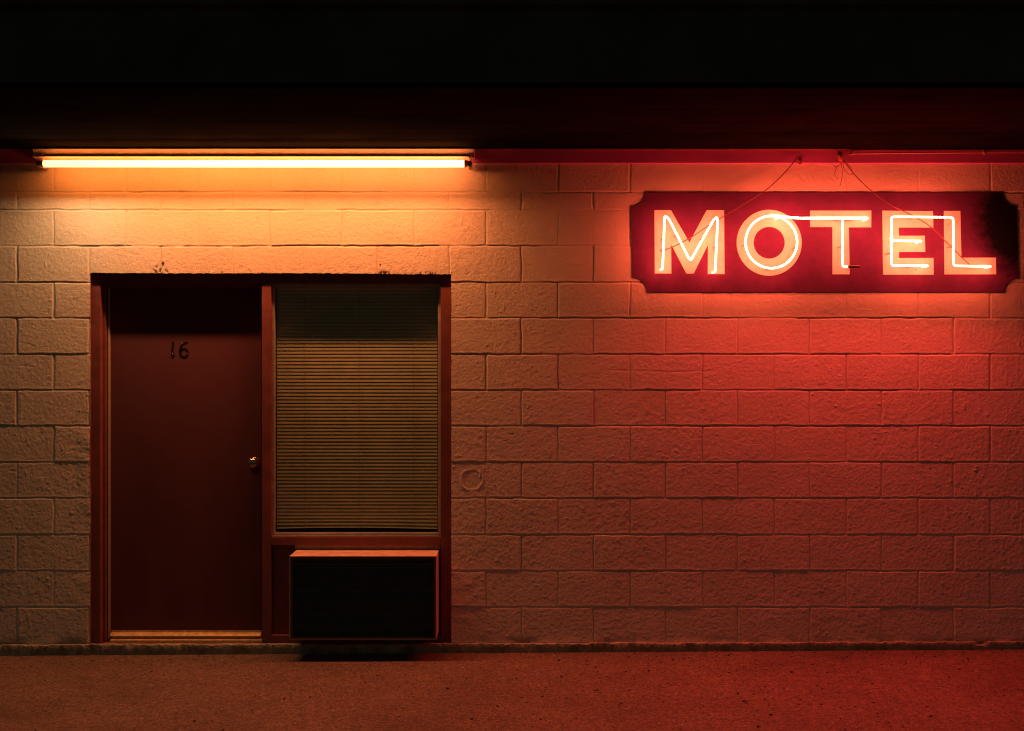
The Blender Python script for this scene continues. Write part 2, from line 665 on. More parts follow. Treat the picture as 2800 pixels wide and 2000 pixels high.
    me.polygons.foreach_set('use_smooth', np.ones(nf, bool))
    me.update(calc_edges=True)
    a = me.attributes.new('dirt', 'FLOAT', 'POINT')
    a.data.foreach_set('value', np.clip(dirt.ravel()[used], 0, 1).astype(np.float32))
    return link('block_wall', me, M_wall, parent)


bld = thing('motel_building', (0, 0, 0), 'cream painted concrete block motel front with maroon door, blind covered window and dark overhanging eave', 'building')
build_wall(bld)

# the opening's painted returns
b = MB()
rv0, rv1 = .0008, .30
b.add([(OX0 - .0012, rv0, OZ0 - .01), (OX0 - .0012, rv1, OZ0 - .01), (OX0 - .0012, rv1, OZ1 + .02), (OX0 - .0012, rv0, OZ1 + .02)], [(0, 1, 2, 3)])
b.add([(OX1 + .0012, rv0, OZ0 - .01), (OX1 + .0012, rv1, OZ0 - .01), (OX1 + .0012, rv1, OZ1 + .02), (OX1 + .0012, rv0, OZ1 + .02)], [(0, 1, 2, 3)])
b.add([(OX0 - .0012, rv0, OZ1 + .006), (OX1 + .0012, rv0, OZ1 - .003), (OX1 + .0012, rv1, OZ1 - .003), (OX0 - .0012, rv1, OZ1 + .006)], [(0, 1, 2, 3)])
b.add([(OX0 - .02, .004, OZ0 - .004), (OX1 + .02, .004, OZ0 - .004), (OX1 + .02, rv1, OZ0 - .004), (OX0 - .02, rv1, OZ0 - .004)], [(0, 1, 2, 3)])
b.build('opening_reveal', M_frame, bld)

# dark room behind
b = MB()
x0, x1, y0, y1, z0, z1 = OX0 - .4, OX1 + .4, .30, 2.6, 0.03, OZ1 + .2
v = [(x0, y0, z0), (x1, y0, z0), (x1, y1, z0), (x0, y1, z0), (x0, y0, z1), (x1, y0, z1), (x1, y1, z1), (x0, y1, z1)]
b.add(v, [(0, 1, 2, 3), (4, 5, 6, 7), (3, 2, 6, 7), (0, 3, 7, 4), (1, 2, 6, 5)])
for (xa, xb) in ((x0, OX0), (OX1, x1)):
    b.add([(xa, y0, z0), (xb, y0, z0), (xb, y0, z1), (xa, y0, z1)], [(0, 1, 2, 3)])
b.add([(OX0, y0, OZ1 - .02), (OX1, y0, OZ1 - .02), (OX1, y0, z1), (OX0, y0, z1)], [(0, 1, 2, 3)])
b.build('interior_wall', M_room, bld)

# side walls and rear of the building
b = MB()
b.box(-5.75, -5.60, -.004, 7.0, -.2, 2.84)
b.box(5.60, 5.75, -.004, 7.0, -.2, 2.84)
b.box(-5.75, 5.75, 7.0, 7.2, -.2, 2.84)
b.build('side_wall', M_wall, bld)

# rough concrete footing strip
rng = np.random.default_rng(31)


def foot_strip():
    n = 2600
    xs = np.linspace(-5.7, 5.7, n)
    sm = lambda k, s: np.convolve(np.random.default_rng(s).standard_normal(n + 200), np.hanning(k) / np.sqrt((np.hanning(k) ** 2).sum()), 'same')[100:100 + n]
    a, c, d, e = sm(9, 1), sm(31, 2), sm(5, 3), sm(80, 4)
    slope = np.interp(xs, [-2.9, 2.9], [-.004, .014])
    top = PZ(1761) + slope + a * .0008 + c * .0012
    out = .019 + .002 * e
    verts, faces = [], []
    prof = 7
    for i in range(n):
        g = ground_z(xs[i])
        t, o = top[i], out[i]
        notch = max(0, c[i] - 1.0) * .007
        pr = [(.012, t), (-.006, t + .0005), (-(o - .002) + notch, t - .0005 - notch * .9), (-o + notch + a[i] * .0010, t - .0035 - abs(d[i]) * .002 - notch),
              (-(o - .002) + d[i] * .0007, t * .5 + g * .5), (-(o - .003) + a[i] * .001, g + .010 + c[i] * .002), (-(o - .008), g - .02)]
        verts += [(xs[i], y, z) for y, z in pr]
    for i in range(n - 1):
        for k in range(prof - 1):
            faces.append((i * prof + k, i * prof + k + 1, (i + 1) * prof + k + 1, (i + 1) * prof + k))
    return MB().add(verts, faces)


foot_strip().build('concrete_footing', M_ledge, bld, smooth=True, angle=40)

# eave: soffit boards, fascia, roof
SZ = PZ(408.5)
SOUT = 1.72
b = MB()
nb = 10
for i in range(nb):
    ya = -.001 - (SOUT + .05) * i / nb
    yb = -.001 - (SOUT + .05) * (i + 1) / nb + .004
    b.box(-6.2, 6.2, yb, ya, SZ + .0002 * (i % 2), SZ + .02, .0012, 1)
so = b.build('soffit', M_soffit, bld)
b = MB()
b.box(-6.25, 6.25, -SOUT - .05, -SOUT - .003, SZ + .0205, SZ + .42, .004)
b.box(-6.27, 6.27, -SOUT - .075, -SOUT - .0505, SZ + .42 - .06, SZ + 1.0, .004)
b.build('fascia', M_fascia, bld)
b = MB()
b.box(-6.2, 6.2, -SOUT - .0, 7.3, SZ + .03, SZ + .95)
b.build('roof', M_fascia, bld)

# trim board under the soffit with a narrow bead
b = MB()
b.box(-5.7, 5.7, -.024, .01, PZ(448), SZ - .010, .002)
b.build('trim_board', M_trim, bld)
b = MB()
b.box(-5.7, 5.7, -.034, .01, SZ - .0095, SZ - .0008, .002)
b.build('trim_bead', paint('bead_paint', (.34, .10, .07), .5, .2, 20, 100, .0004), bld)

# ------------------------------------------------------------------ door and window frame
zb = PZ(1760, R1)
b = MB()
b.box(OX0, PX(274, R1), R1, RSTOP + .05, zb, OZ1 + .004, .0015)                       # left post
b.box(PX(274, R1) + .0003, PX(289, RSTOP), RSTOP, RGASK + .1, zb, PZ(776, R1), .0012)   # door stop
b.box(PX(716, R1), PX(741, R1), R1, RDOOR + .06, zb, PZ(775, R1), .0015)                # mullion
b.box(PX(1205, R1), OX1, R1, RDOOR + .06, zb, OZ1 - .004, .0015)                        # right post
b.box(PX(274, R1) + .0004, PX(1205, R1) - .0004, R1 + .0008, RDOOR + .06, PZ(775, R1) + .0003, OZ1 - .002, .0015)  # header
b.box(PX(289, RSTOP), PX(716, R1) - .0004, RSTOP - .012, RGASK + .1, PZ(786, RSTOP), PZ(775, R1), .0012)   # head stop
b.box(PX(741, R1) + .0004, PX(1205, R1) - .0004, R1 + .0006, RDOOR + .05, PZ(1492, R1), PZ(1469, R1), .0015)  # rail under the window
b.box(PX(741, R1) + .0004, PX(1205, R1) - .0004, R1 + .0006, RDOOR + .05, zb + .0004, PZ(1738, R1), .0015)    # bottom rail
b.box(PX(741, R1) + .0004, PX(1205, R1) - .0004, .098, .115, PZ(1738, R1) + .0004, PZ(1492, R1) - .0004)      # panel behind the cooler
b.build('door_frame', M_frame, bld)

door = MB().box(PX(300, RDOOR), PX(715, RDOOR), RDOOR, RDOOR + .044, PZ(1748, RDOOR), PZ(787, RDOOR), .0015).build('door', M_door, bld)
tag(door, 'maroon flush door')
b = MB()
b.box(PX(294.5, RGASK), PX(300.5, RGASK), RGASK, RGASK + .03, PZ(1748, RGASK), PZ(787, RGASK), .0015)
b.build('weatherstrip', M_gasket, door)
# sweep: a flat flange with a rounded brass nose
xa, xb = PX(305.5, RDOOR), PX(715.5, RDOOR)
zt, zl = PZ(1724, RDOOR), PZ(1748, RDOOR)
prof = [(0, zt), (-.003, zt), (-.003, zt - .010), (-.014, zt - .0125), (-.026, zt - .018), (-.0315, zt - .025), (-.0300, zt - .029), (-.006, zt - .030), (-.004, zl - .002), (0, zl - .002)]
vv = [(xa, RDOOR + y - .0004, z) for y, z in prof] + [(xb, RDOOR + y - .0004, z) for y, z in prof]
n = len(prof)
MB().add(vv, [(k, k + 1, n + k + 1, n + k) for k in range(n - 1)] + [tuple(range(n)), tuple(range(n, 2 * n))]).build('door_sweep', M_brass, door)
for sx in (322, 420, 516, 614, 712):
    b = MB()
    b.lathe((PX(sx, RDOOR), RDOOR - .0032, PZ(1729, RDOOR)), (0, -1, 0), [(.0042, 0), (.0038, .0016), (.001, .0022)], 10)
    b.build('sweep_screw', M_black, door, smooth=True, angle=40)
# threshold
MB().box(PX(300, .06), PX(718, .06), .052, RDOOR + .03, PZ(1760, .06) + .001, PZ(1750, .06), .003).build('threshold', M_brass, bld)

# door knob
kc = (PX(696, RDOOR), RDOOR, PZ(1265, RDOOR))
kn = MB().lathe((kc[0], RDOOR - .0003, kc[2]), (0, -1, 0),
                [(.031, 0), (.031, .003), (.027, .007), (.014, .009), (.0115, .014), (.0115, .028), (.018, .034), (.0255, .041), (.0288, .050), (.0285, .058), (.024, .066), (.015, .0705), (.0088, .071), (.008, .0685), (.002, .068)], 40)
kn.build('door_knob', M_knob, door, smooth=True, angle=50)


# house numbers
def q(x, y):   # zoom crop pixels -> wall
    return (PX(400 + x / 11.37, RDOOR), PZ(880 + y / 11.37, RDOOR))


one = [(788, 660), (800, 640), (830, 615), (862, 630), (868, 700), (852, 800), (845, 900), (845, 955), (868, 1005), (892, 1050), (868, 1092), (838, 1105), (822, 1138), (798, 1135), (782, 1080), (776, 1010), (782, 940), (796, 800), (798, 720)]
MB().prism([q(*p) for p in one], RDOOR - .0020, RDOOR - .0004).build('number', M_black, door)['label'] = 'numeral 1 hanging upside down'
# six: a tapering stroke round a bowl
ctr, wd = [], []
for k in range(9):
    t = k / 8
    a = (1 - t) ** 2
    ctr.append((1300 * a + 2 * t * (1 - t) * 1060 + 1055 * t * t, 648 * a + 2 * t * (1 - t) * 640 + 960 * t * t))
    wd.append((28, 36, 36, 33, 36, 39, 41, 42, 42)[k])
for k in range(1, 29):
    a = PI - 2 * PI * k / 28 * .97
    ctr.append((1172 + 113 * math.cos(a), 978 - 132 * math.sin(-a) * 1.0 if False else 978 + 132 * math.sin(a)))
    wd.append(36 + 7 * abs(math.cos(a)))
mbs = MB()
fr, bk = RDOOR - .0016, RDOOR - .0004
L_, R_ = [], []
for i, (x, y) in enumerate(ctr):
    x2, y2 = ctr[min(i + 1, len(ctr) - 1)]
    x1_, y1_ = ctr[max(i - 1, 0)]
    tx, ty = x2 - x1_, y2 - y1_
    l = math.hypot(tx, ty) or 1
    w = wd[i] * .86
    L_.append((x - ty / l * w, y + tx / l * w))
    R_.append((x + ty / l * w, y - tx / l * w))
vv, ff = [], []
for (a, c) in zip(L_, R_):
    qa, qc = q(*a), q(*c)
    vv += [(qa[0], fr, qa[1]), (qc[0], fr, qc[1]), (qa[0], bk, qa[1]), (qc[0], bk, qc[1])]
for i in range(len(ctr) - 1):
    a, c = i * 4, i * 4 + 4
    ff += [(a, a + 1, c + 1, c), (a + 2, a, c, c + 2), (a + 1, a + 3, c + 3, c + 1), (a + 3, a + 2, c + 2, c + 3)]
ff += [(0, 1, 3, 2), tuple(len(vv) - k for k in (4, 3, 1, 2))]
mbs.add(vv, ff)
mbs.build('number', M_black, door)['label'] = 'numeral 6'
for (x, y) in ((822, 1002), (1272, 1003), (1118, 672)):
    w = q(x, y)
    b = MB()
    b.lathe((w[0], RDOOR - .0015, w[1]), (0, -1, 0), [(.0034, 0), (.0032, .0012), (.0022, .0024), (.0006, .0030)], 12)
    b.build('number_screw', M_screw, door, smooth=True)

# window
win = MB()
wx0, wx1, wz1, wz0 = PX(741, R1) + .0006, PX(1205.5, RWIN), PZ(775, R1) - .0002, PZ(1469, R1) + .0004
ix0, ix1, iz1, iz0 = PX(750.5, RWIN), PX(1197.5, RWIN), PZ(783.5, RWIN), PZ(1458.5, RWIN)
win.box(wx0, ix0, RWIN, RGLASS + .03, wz0, wz1, .0015)
win.box(ix1, wx1, RWIN, RGLASS + .03, wz0, wz1, .0015)
win.box(ix0 + .0002, ix1 - .0002, RWIN + .0006, RGLASS + .03, iz1, wz1, .0015)
win.box(ix0 + .0002, ix1 - .0002, RWIN + .0006, RGLASS + .03, wz0, iz0, .0015)
win.box(wx0, ix1 + .004, RWIN - .010, RWIN - .0004, wz0, wz0 + .006, .001)       # drip lip
wino = win.build('window', M_alu, bld)
tag(wino, 'aluminium framed window behind maroon posts')
MB().box(ix0 - .002, ix1 + .002, RGLASS, RGLASS + .004, iz0 - .002, iz1 + .002).build('pane', M_glass, wino)


# venetian blind
def blind():
    b = MB()
    bx0, bx1 = PX(757, RBLIND), PX(1196.5, RBLIND)
    ztop = PZ(792, RBLIND)
    b.box(bx0, bx1, RBLIND - .008, RBLIND + .016, ztop - .004, ztop + .020, .001)
    pitch = 9.57 * S * (D + RBLIND) / D
    nsl = 68
    rnd = random.Random(3)
    for k in range(nsl):
        zc = ztop - .016 - k * pitch
        zpix = 1000 - (zc - CAMZ) / S * D / (D + RBLIND)
        if zpix > 1452:
            break
        ang = math.radians(72 + rnd.uniform(-1.2, 1.2))
        lo = max(0.0, (zpix - 1402) / 50)          # tangled low slats
        verts, faces = [], []
        nx, nw = 24, 5
        tilt = rnd.uniform(-.0009, .0009)
        bow = rnd.uniform(-.0006, .0006)
        for i in range(nx + 1):
            u = i / nx
            x = bx0 + .001 + (bx1 - bx0 - .002) * u
            cz = zc + tilt * (u - .5) * 2 + bow * (1 - (2 * u - 1) ** 2)
            cz += lo * (.010 * (1 - (2 * u - 1) ** 2) * (1 if k % 2 else .75) - .004 * u)
            an = ang - lo * math.radians(26) * (1 - .65 * u)
            for j in range(nw):
                s = (j / (nw - 1) - .5)
                curve = .0016 * (1 - 4 * s * s)
                dy = -s * .0250 * math.cos(an) * -1
                dz = s * .0250 * math.sin(an)
                verts.append((x, RBLIND + .003 + dy - curve * math.sin(an), cz + dz + curve * math.cos(an)))
        for i in range(nx):
            for j in range(nw - 1):
                a = i * nw + j
                faces.append((a, a + 1, a + nw + 1, a + nw))
        b.add(verts, faces)
    zb_ = PZ(1455, RBLIND)
    return b, ztop, zb_


bb, bzt, bzb = blind()
bo = bb.build('blind', M_blind, wino, smooth=True, angle=35)
b = MB()
for cx in (833.5, 982.5, 1130):
    x = PX(cx, RBLIND)
    pts = [(x + .0016 * math.sin(k * 1.1), RBLIND - .0055, bzt - (bzt - bzb - .012) * k / 60) for k in range(61)]
    b.tube(pts, .0009, 5)
b.build('blind_cord', M_cord, wino)

# ------------------------------------------------------------------ air conditioner
ac = thing('air_conditioner', (PX(992, -ACOUT), -ACOUT, PZ(1749, -ACOUT)), 'tan metal box air conditioner with black louvred front, set under the window', 'air conditioner')
ax0, ax1 = PX(791.5, -ACOUT), PX(1193.5, -ACOUT)
az0, az1 = PZ(1749.5, -ACOUT), PZ(1521, -ACOUT)
rim = .0135
b = MB()
# sleeve: top, bottom and two sides, open at the front
th = .0045
yb_ = .094
b.box(ax0, ax1, -ACOUT, yb_, az1 - th, az1, .0015)
b.box(ax0, ax1, -ACOUT, yb_, az0, az0 + th, .0015)
b.box(ax0, ax0 + th, -ACOUT + .0004, yb_, az0 + th + .0002, az1 - th - .0002, .001)
b.box(ax1 - th, ax1, -ACOUT + .0004, yb_, az0 + th + .0002, az1 - th - .0002, .001)
b.build('case', M_acbody, ac)
b = MB()
fx0, fx1, fz0, fz1 = ax0 + th + .0003, ax1 - th - .0003, az0 + th + .0003, az1 - th - .0003
yf = -ACOUT + .0016
b.box(fx0, fx0 + rim, yf, yf + .012, fz0, fz1, .001)
b.box(fx1 - rim, fx1, yf, yf + .012, fz0, fz1, .001)
b.box(fx0 + rim + .0002, fx1 - rim - .0002, yf + .0004, yf + .012, fz1 - rim, fz1, .001)
b.box(fx0 + rim + .0002, fx1 - rim - .0002, yf + .0004, yf + .012, fz0, fz0 + rim * .8, .001)
b.build('front_rim', paint('dark_brown_rim', (.06, .045, .035), .5, .2, 20, 200, .0004), ac)
b = MB()
b.box(fx0 + rim, fx1 - rim, yf + .030, yf + .034, fz0 + rim * .8, fz1 - rim)
nl = 34
for k in range(nl):
    z = fz0 + rim + (fz1 - fz0 - 2 * rim - .012) * (k + .5) / nl
    y = yf + .010
    b.add([(fx0 + rim + .001, y, z - .003), (fx1 - rim - .001, y, z - .003), (fx1 - rim - .001, y + .012, z + .0045), (fx0 + rim + .001, y + .012, z + .0045),
           (fx0 + rim + .001, y + .001, z - .0044), (fx1 - rim - .001, y + .001, z - .0044), (fx1 - rim - .001, y + .013, z + .0031), (fx0 + rim + .001, y + .013, z + .0031)],
          [(0, 1, 2, 3), (4, 7, 6, 5), (0, 4, 5, 1), (3, 2, 6, 7), (0, 3, 7, 4), (1, 5, 6, 2)])
b.box(fx0 + rim + .001, fx1 - rim - .001, yf + .006, yf + .010, fz1 - rim - .030, fz1 - rim - .0265)
b.build('front_grille', M_acgrille, ac)
# filler strip that closes the gap above the case
MB().box(PX(806, .06), PX(1203, .06), .060, .097, az1 + .0015, PZ(1493.5, R1) - .001, .001).build('filler_strip', M_acbody, ac)
MB().box(PX(747, .07), ax0 - .003, .070, .0965, PZ(1737, R1) + .001, PZ(1494, R1) - .002, .001).build('side_filler', M_frame, ac)

# ------------------------------------------------------------------ fluorescent fixture
fl = thing('fluorescent_light', (PX(694, -.1), -.08, PZ(420, -.1)), 'long lit fluorescent tube on a painted strip fixture under the eave', 'light fixture')
hz1, hz0 = SZ - .0115, PZ(431.5, -.095)
b = MB()
b.box(PX(89, -.095), PX(1297.5, -.095), -.095, -.0245, hz0, hz1, .003)
b.build('housing', M_house, fl)
b = MB()
b.box(PX(103, -.12), PX(1282, -.12), -.128, -.0955, hz0 - .006, hz0 + .002, .0015)
b.box(PX(103, -.12), PX(1282, -.12), -.0945, -.060, hz0 - .010, hz0 - .0008, .0015)
b.build('reflector_lip', M_house, fl)
tz = PZ(448, -T)
tx0, tx1 = PX(114, -T), PX(1275, -T)
for sx, d in ((tx0, -1), (tx1, 1)):
    b = MB()
    xa, xb = (sx - .030, sx - .012) if d < 0 else (sx + .012, sx + .030)
    # bracket out from the housing, then a round lamp holder at the tube end
    b.box(xa, xb, -T - .016, -.0245, tz - .016, hz0 - .0125 if False else tz + .014, .003)
    b.box(xa + .001, xb - .001, -.110, -.060, tz + .0142, hz0 + .02, .002)
    b.lathe(((xb if d < 0 else xa), -T, tz), (-d, 0, 0), [(.015, 0), (.015, .004), (.010, .006)], 20)
    b.build('lamp_holder', M_holder, fl, smooth=True, angle=40)
b = MB()
b.tube([(tx0 + .0005 + (tx1 - tx0 - .001) * k / 24, -T, tz) for k in range(0, 25, 4)], .0190, 14)
tube = b.build('tube', M_fluo, fl, smooth=True, angle=60)
for sx, d in ((tx0, -1), (tx1, 1)):
    b = MB()
    b.lathe((sx, -T, tz), (d, 0, 0), [(.0193, -.012), (.0193, .002), (.017, .006), (.004, .0065), (.004, .011)], 20)
    b.build('tube_cap', M_house, fl, smooth=True, angle=40)
# unseen area lamps added under the tube to even its glow; left one greener
for (xa, xb, pw, col) in ((tx0 + .01, tx0 + .42, TUBE_HELPER_W * .14, (1.0, .58, .26)), (tx0 + .43, tx1 - .03, TUBE_HELPER_W * .84, (1.0, .26, .078))):
    lamp = bpy.data.lights.new('tube_helper_lamp', 'AREA')
    lamp.shape = 'RECTANGLE'
    lamp.size = xb - xa
    lamp.size_y = .046
    lamp.energy = pw
    lamp.color = col
    lo = bpy.data.objects.new('tube_helper_lamp', lamp)
    C.objects.link(lo)
    lo.parent = fl
    lo.location = Vector(((xa + xb) / 2, -T - .010, tz - .0215)) - Vector(fl.location)
    lo.rotation_euler = (math.radians(-38), 0, 0)

# ------------------------------------------------------------------ the sign
sg = thing('neon_sign', (PX(2254), -.01, PZ(798)), 'maroon painted sign reading MOTEL in lit neon letters on the block wall', 'sign')


def pz2(px, py, dep=0):
    return (PX(px, dep), PZ(py, dep))


def arc(cx, cy, r, a0, a1, n=14):
    return [(cx + r * math.cos(math.radians(a0 + (a1 - a0) * k / n)), cy + r * math.sin(math.radians(a0 + (a1 - a0) * k / n))) for k in range(n + 1)]


pn = []
pn += arc(1725, 527, 38, 90, 0)
pn += arc(2779, 527, 37, 180, 90)
pn += arc(2784, 799, 37, 270, 180)
pn += arc(1729, 799, 39, 0, -90)
pf = -.0052
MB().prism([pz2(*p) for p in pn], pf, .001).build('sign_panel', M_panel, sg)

c3 = lambda x, y: (1400 + x / 3.249, 350 + y / 3.249)
c4 = lambda x, y: (2100 + x / 3.249, 350 + y / 3.249)
c5 = lambda x, y: (1700 + x / 3.79, 500 + y / 3.79)
lf, lb = pf - .0022, pf - .0003
M_ = [c3(*p) for p in ((1265, 733), (1410, 733), (1575, 1020), (1728, 733), (1882, 733), (1887, 1300), (1738, 1300), (1740, 1040), (1612, 1295), (1548, 1295), (1412, 1035), (1414, 1295), (1268, 1295))]
T_ = [c4(*p) for p in ((372, 737), (914, 737), (914, 885), (715, 885), (722, 1302), (572, 1302), (570, 882), (372, 882))]
E_ = [c4(*p) for p in ((1013, 738), (1462, 742), (1465, 887), (1158, 887), (1161, 960), (1390, 960), (1393, 1103), (1162, 1103), (1160, 1158), (1467, 1158), (1468, 1305), (1020, 1305))]
Lp = [c4(*p) for p in ((1560, 740), (1705, 740), (1714, 1155), (2021, 1155), (2023, 1302), (1565, 1302))]
Oo = [(2102.6 + 88.7 * math.cos(2 * PI * k / 72), 664.6 + 90 * math.sin(2 * PI * k / 72)) for k in range(72)]
Oi = [(2102.6 + 42.6 * math.cos(2 * PI * k / 56), 664.6 + 43.5 * math.sin(2 * PI * k / 56)) for k in range(56)]
for nm, pl, ho in (('M', M_, None), ('O', Oo, Oi), ('T', T_, None), ('E', E_, None), ('L', Lp, None)):
    o = MB().prism([pz2(*p) for p in pl], lf, lb, [pz2(*p) for p in ho] if ho else None).build('letter', M_letter, sg)
    o['label'] = 'painted cream letter ' + nm

ND = -.13     # neon stands this far off the wall
NR = .0052


def n3(p, dep=ND):
    return P(p[0], p[1], dep)


for _m in (M_neon, M_fluo):
    _m.cycles.emission_sampling = 'FRONT'


def neon(path, rad_px=10, r=NR, ends=(True, True), depth=None):
    pts = [n3(p) for p in path]
    pts = fillet(pts, rad_px * S, 7)
    if ends[0]:
        a = pts[0]
        pts = fillet([Vector((a.x, -.030, a.z)), a] + pts[1:3], .012, 5)[:-1] + pts[2:]
    if ends[1]:
        a = pts[-1]
        pts = pts[:-2] + fillet(pts[-3:-1] + [a, Vector((a.x, -.030, a.z))], .012, 5)[1:]
    b = MB()
    b.tube(pts, r, 7)
    return b.build('neon_tube', M_neon, sg, smooth=True)


neon([c3(*p) for p in ((1338, 1250), (1356, 780), (1392, 806), (1566, 1150), (1590, 1178), (1608, 1140), (1790, 820), (1822, 790), (1826, 840), (1805, 1275))], 9)['label'] = 'zigzag tube over letter M'
ring = [(2109 + 70.5 * math.sin(2 * PI * k / 64), 662.5 - 71.5 * math.cos(2 * PI * k / 64)) for k in range(3, 65)]
neon(ring, 4, ends=(True, False))['label'] = 'round tube over letter O'
neon([c5(1540, 343), c5(1620, 346), c5(1760, 362), c4(300, 804), c4(500, 802), c4(885, 803)], 4, r=.0064, ends=(False, True))['label'] = 'straight tube linking letters O and T'
neon([c4(660, 806), c4(661, 1000), c4(664, 1234), c4(705, 1234)], 9, ends=(False, False))['label'] = 'upright tube over letter T'
neon([c4(1420, 1225), c4(1097, 1225), c4(1095, 790), c4(1440, 793), c4(1645, 796), c4(1648, 1226), c4(1980, 1232)], 9)['label'] = 'bent tube over letters E and L'
neon([c4(1092, 975), c4(1096, 1003), c4(1220, 1005), c4(1362, 1006)], 4, ends=(False, True))['label'] = 'short middle bar tube of letter E'

# clear glass posts that hold the tubes, and the dark electrode housings
for p in (c3(1347, 980), c3(1470, 950), c3(1700, 975), c3(1815, 1050), c5(1820, 660), c5(1283, 640), c5(1540, 888), c4(640, 805), c4(760, 803), c4(663, 1050),
          c4(1096, 1110), c4(1290, 1225), c4(1300, 792), c4(1646, 1050), c4(1820, 1228)):
    a = n3(p)
    MB().tube([(a[0], lf + .0005, a[2]), (a[0], ND + .0085, a[2])], .0042, 8).build('tube_support', M_support, sg, smooth=True, angle=40)
# unseen area lamps added in front of the neon to flatten its glow
for (lx, ly, ww) in ((1885, 680, .36), (2108, 680, .36), (2300, 680, .34), (2480, 680, .30), (2650, 700, .30)):
    lamp = bpy.data.lights.new('neon_helper_lamp', 'AREA')
    lamp.shape = 'RECTANGLE'
    lamp.size = ww
    lamp.size_y = .22
    lamp.energy = NEON_HELPER_W
    lamp.color = (1.0, .036, .034)
    lo = bpy.data.objects.new('neon_helper_lamp', lamp)
    C.objects.link(lo)
    lo.parent = sg
    lo.location = Vector(P(lx, ly, -.20)) - Vector(sg.location)
    lo.rotation_euler = (math.radians(-60), 0, 0)
a0, a1 = n3(c4(706, 1234)), n3(c4(815, 1232))
MB().tube([a0, a1], [.0078, .0070], 10).build('electrode_cap', M_cap, sg, smooth=True, angle=40)
# flaking black-out paint on the link tubes
for (x, y, f) in ((1650, 352, 5), (1668, 353, 5), (1710, 357, 5), (1838, 367, 5), (1862, 370, 5)):
    p = n3(c5(x, y))
    b = MB()
    b.tube([(p[0] - .0018, p[1], p[2]), (p[0] + .0018, p[1], p[2])], .0096, 10)
    b.build('blackout_band', M_black, sg)
for (x, y) in ((1515, 795), (1548, 795), (1592, 796)):
    p = n3(c4(x, y))
    b = MB()
    b.tube([(p[0] - .0012, p[1], p[2]), (p[0] + .0012, p[1], p[2])], .0080, 10)
    b.build('blackout_band', M_black, sg)


# ------------------------------------------------------------------ cables and fittings under the eave
def smooth_path(pts, n=6):
    pts = [Vector(p) for p in pts]
    out = []
    for i in range(len(pts) - 1):
        p0, p1, p2, p3 = pts[max(i - 1, 0)], pts[i], pts[i + 1], pts[min(i + 2, len(pts) - 1)]
        for k in range(n):
            t = k / n
            out.append(.5 * ((2 * p1) + (-p0 + p2) * t + (2 * p0 - 5 * p1 + 4 * p2 - p3) * t * t + (-p0 + 3 * p1 - 3 * p2 + p3) * t ** 3))
    out.append(pts[-1])
    return out


def deps(path, d0, d1):
    n = len(path)
    return [P(p[0], p[1], d0 + (d1 - d0) * min(1, i / (n - 1) * 1.2)) for i, p in enumerate(path)]


left = [(2176, 437), (2167, 448), (2131, 488), (2089, 524), (2030, 561), (1975, 594), (1930, 622), (1892, 648), (1850, 671), (1818, 684), (1808, 690)]
tag(MB().tube(smooth_path(deps(left, -.035, -.108)), .0030, 7).build('cable', M_cable, smooth=True),
    'thin cable drooping left from the eave down across letters O and M', 'cable', 'cables hanging over the sign')
right = [(2304, 436), (2312, 447), (2346, 488), (2386, 525), (2438, 562), (2485, 585), (2515, 601), (2546, 622), (2580, 655), (2608, 682), (2629, 704), (2652, 725)]
tag(MB().tube(smooth_path(deps(right, -.040, -.108)), .0030, 7).build('cable', M_cable, smooth=True),
    'thin cable drooping right from the eave down across letters E and L', 'cable', 'cables hanging over the sign')

fit = thing('cable_fitting', P(2298, 436, -.04), 'small rounded cable fitting on the trim board above the sign', 'cable fitting')
b = MB()
b.lathe(P(2296, 421, -.042), (.22, 0, -1), [(.004, 0), (.012, .006), (.0145, .018), (.0125, .032), (.007, .042), (.003, .046)], 16)
b.box(PX(2290, -.03), PX(2304, -.03), -.034, -.0243, PZ(440), PZ(422), .002)
b.build('body', paint('fitting_paint', (.30, .09, .06), .5, .2, 40, 200, .0005), fit, smooth=True, angle=40)
b = MB()
for pts in (((2300, 446), (2303, 470), (2301, 492), (2296, 512)), ((2299, 447), (2286, 462), (2283, 480), (2292, 490)), ((2307, 447), (2308, 462), (2318, 474), (2330, 478)), ((2316, 447), (2328, 462), (2332, 478)),
            ((2280, 452), (2284, 458), (2290, 452))):
    b.tube(smooth_path([P(x, y, -.034) for x, y in pts]), .0016, 6)
b.build('loose_wire', M_cable, fit, smooth=True)
cl = MB()
cl.box(PX(2183, -.03), PX(2192, -.03), -.031, -.0243, PZ(451), PZ(437), .0015)
cl.tube(smooth_path([P(2174, 433, -.034), P(2182, 437, -.036), P(2190, 446, -.034)]), .0026, 6)
tag(cl.build('cable_clip', paint('clip_paint', (.26, .07, .05), .5, .2, 40, 200, .0005)), 'small cable clip on the trim board above the letter O', 'cable clip')
b = MB()
b.tube([P(2322, 423, -.034), P(2336, 420.5, -.036), P(2560, 418.5, -.036), P(2690, 417.5, -.036), (4.5, -.036, PZ(416, -.036))], .0042, 10)
for x in (2330, 2686):
    b.box(PX(x - 3), PX(x + 3), -.0425, -.0243, PZ(425), PZ(413), .001)
tag(b.build('conduit', M_pipe, smooth=True, angle=40), 'thin metal conduit along the trim board at the upper right', 'conduit')


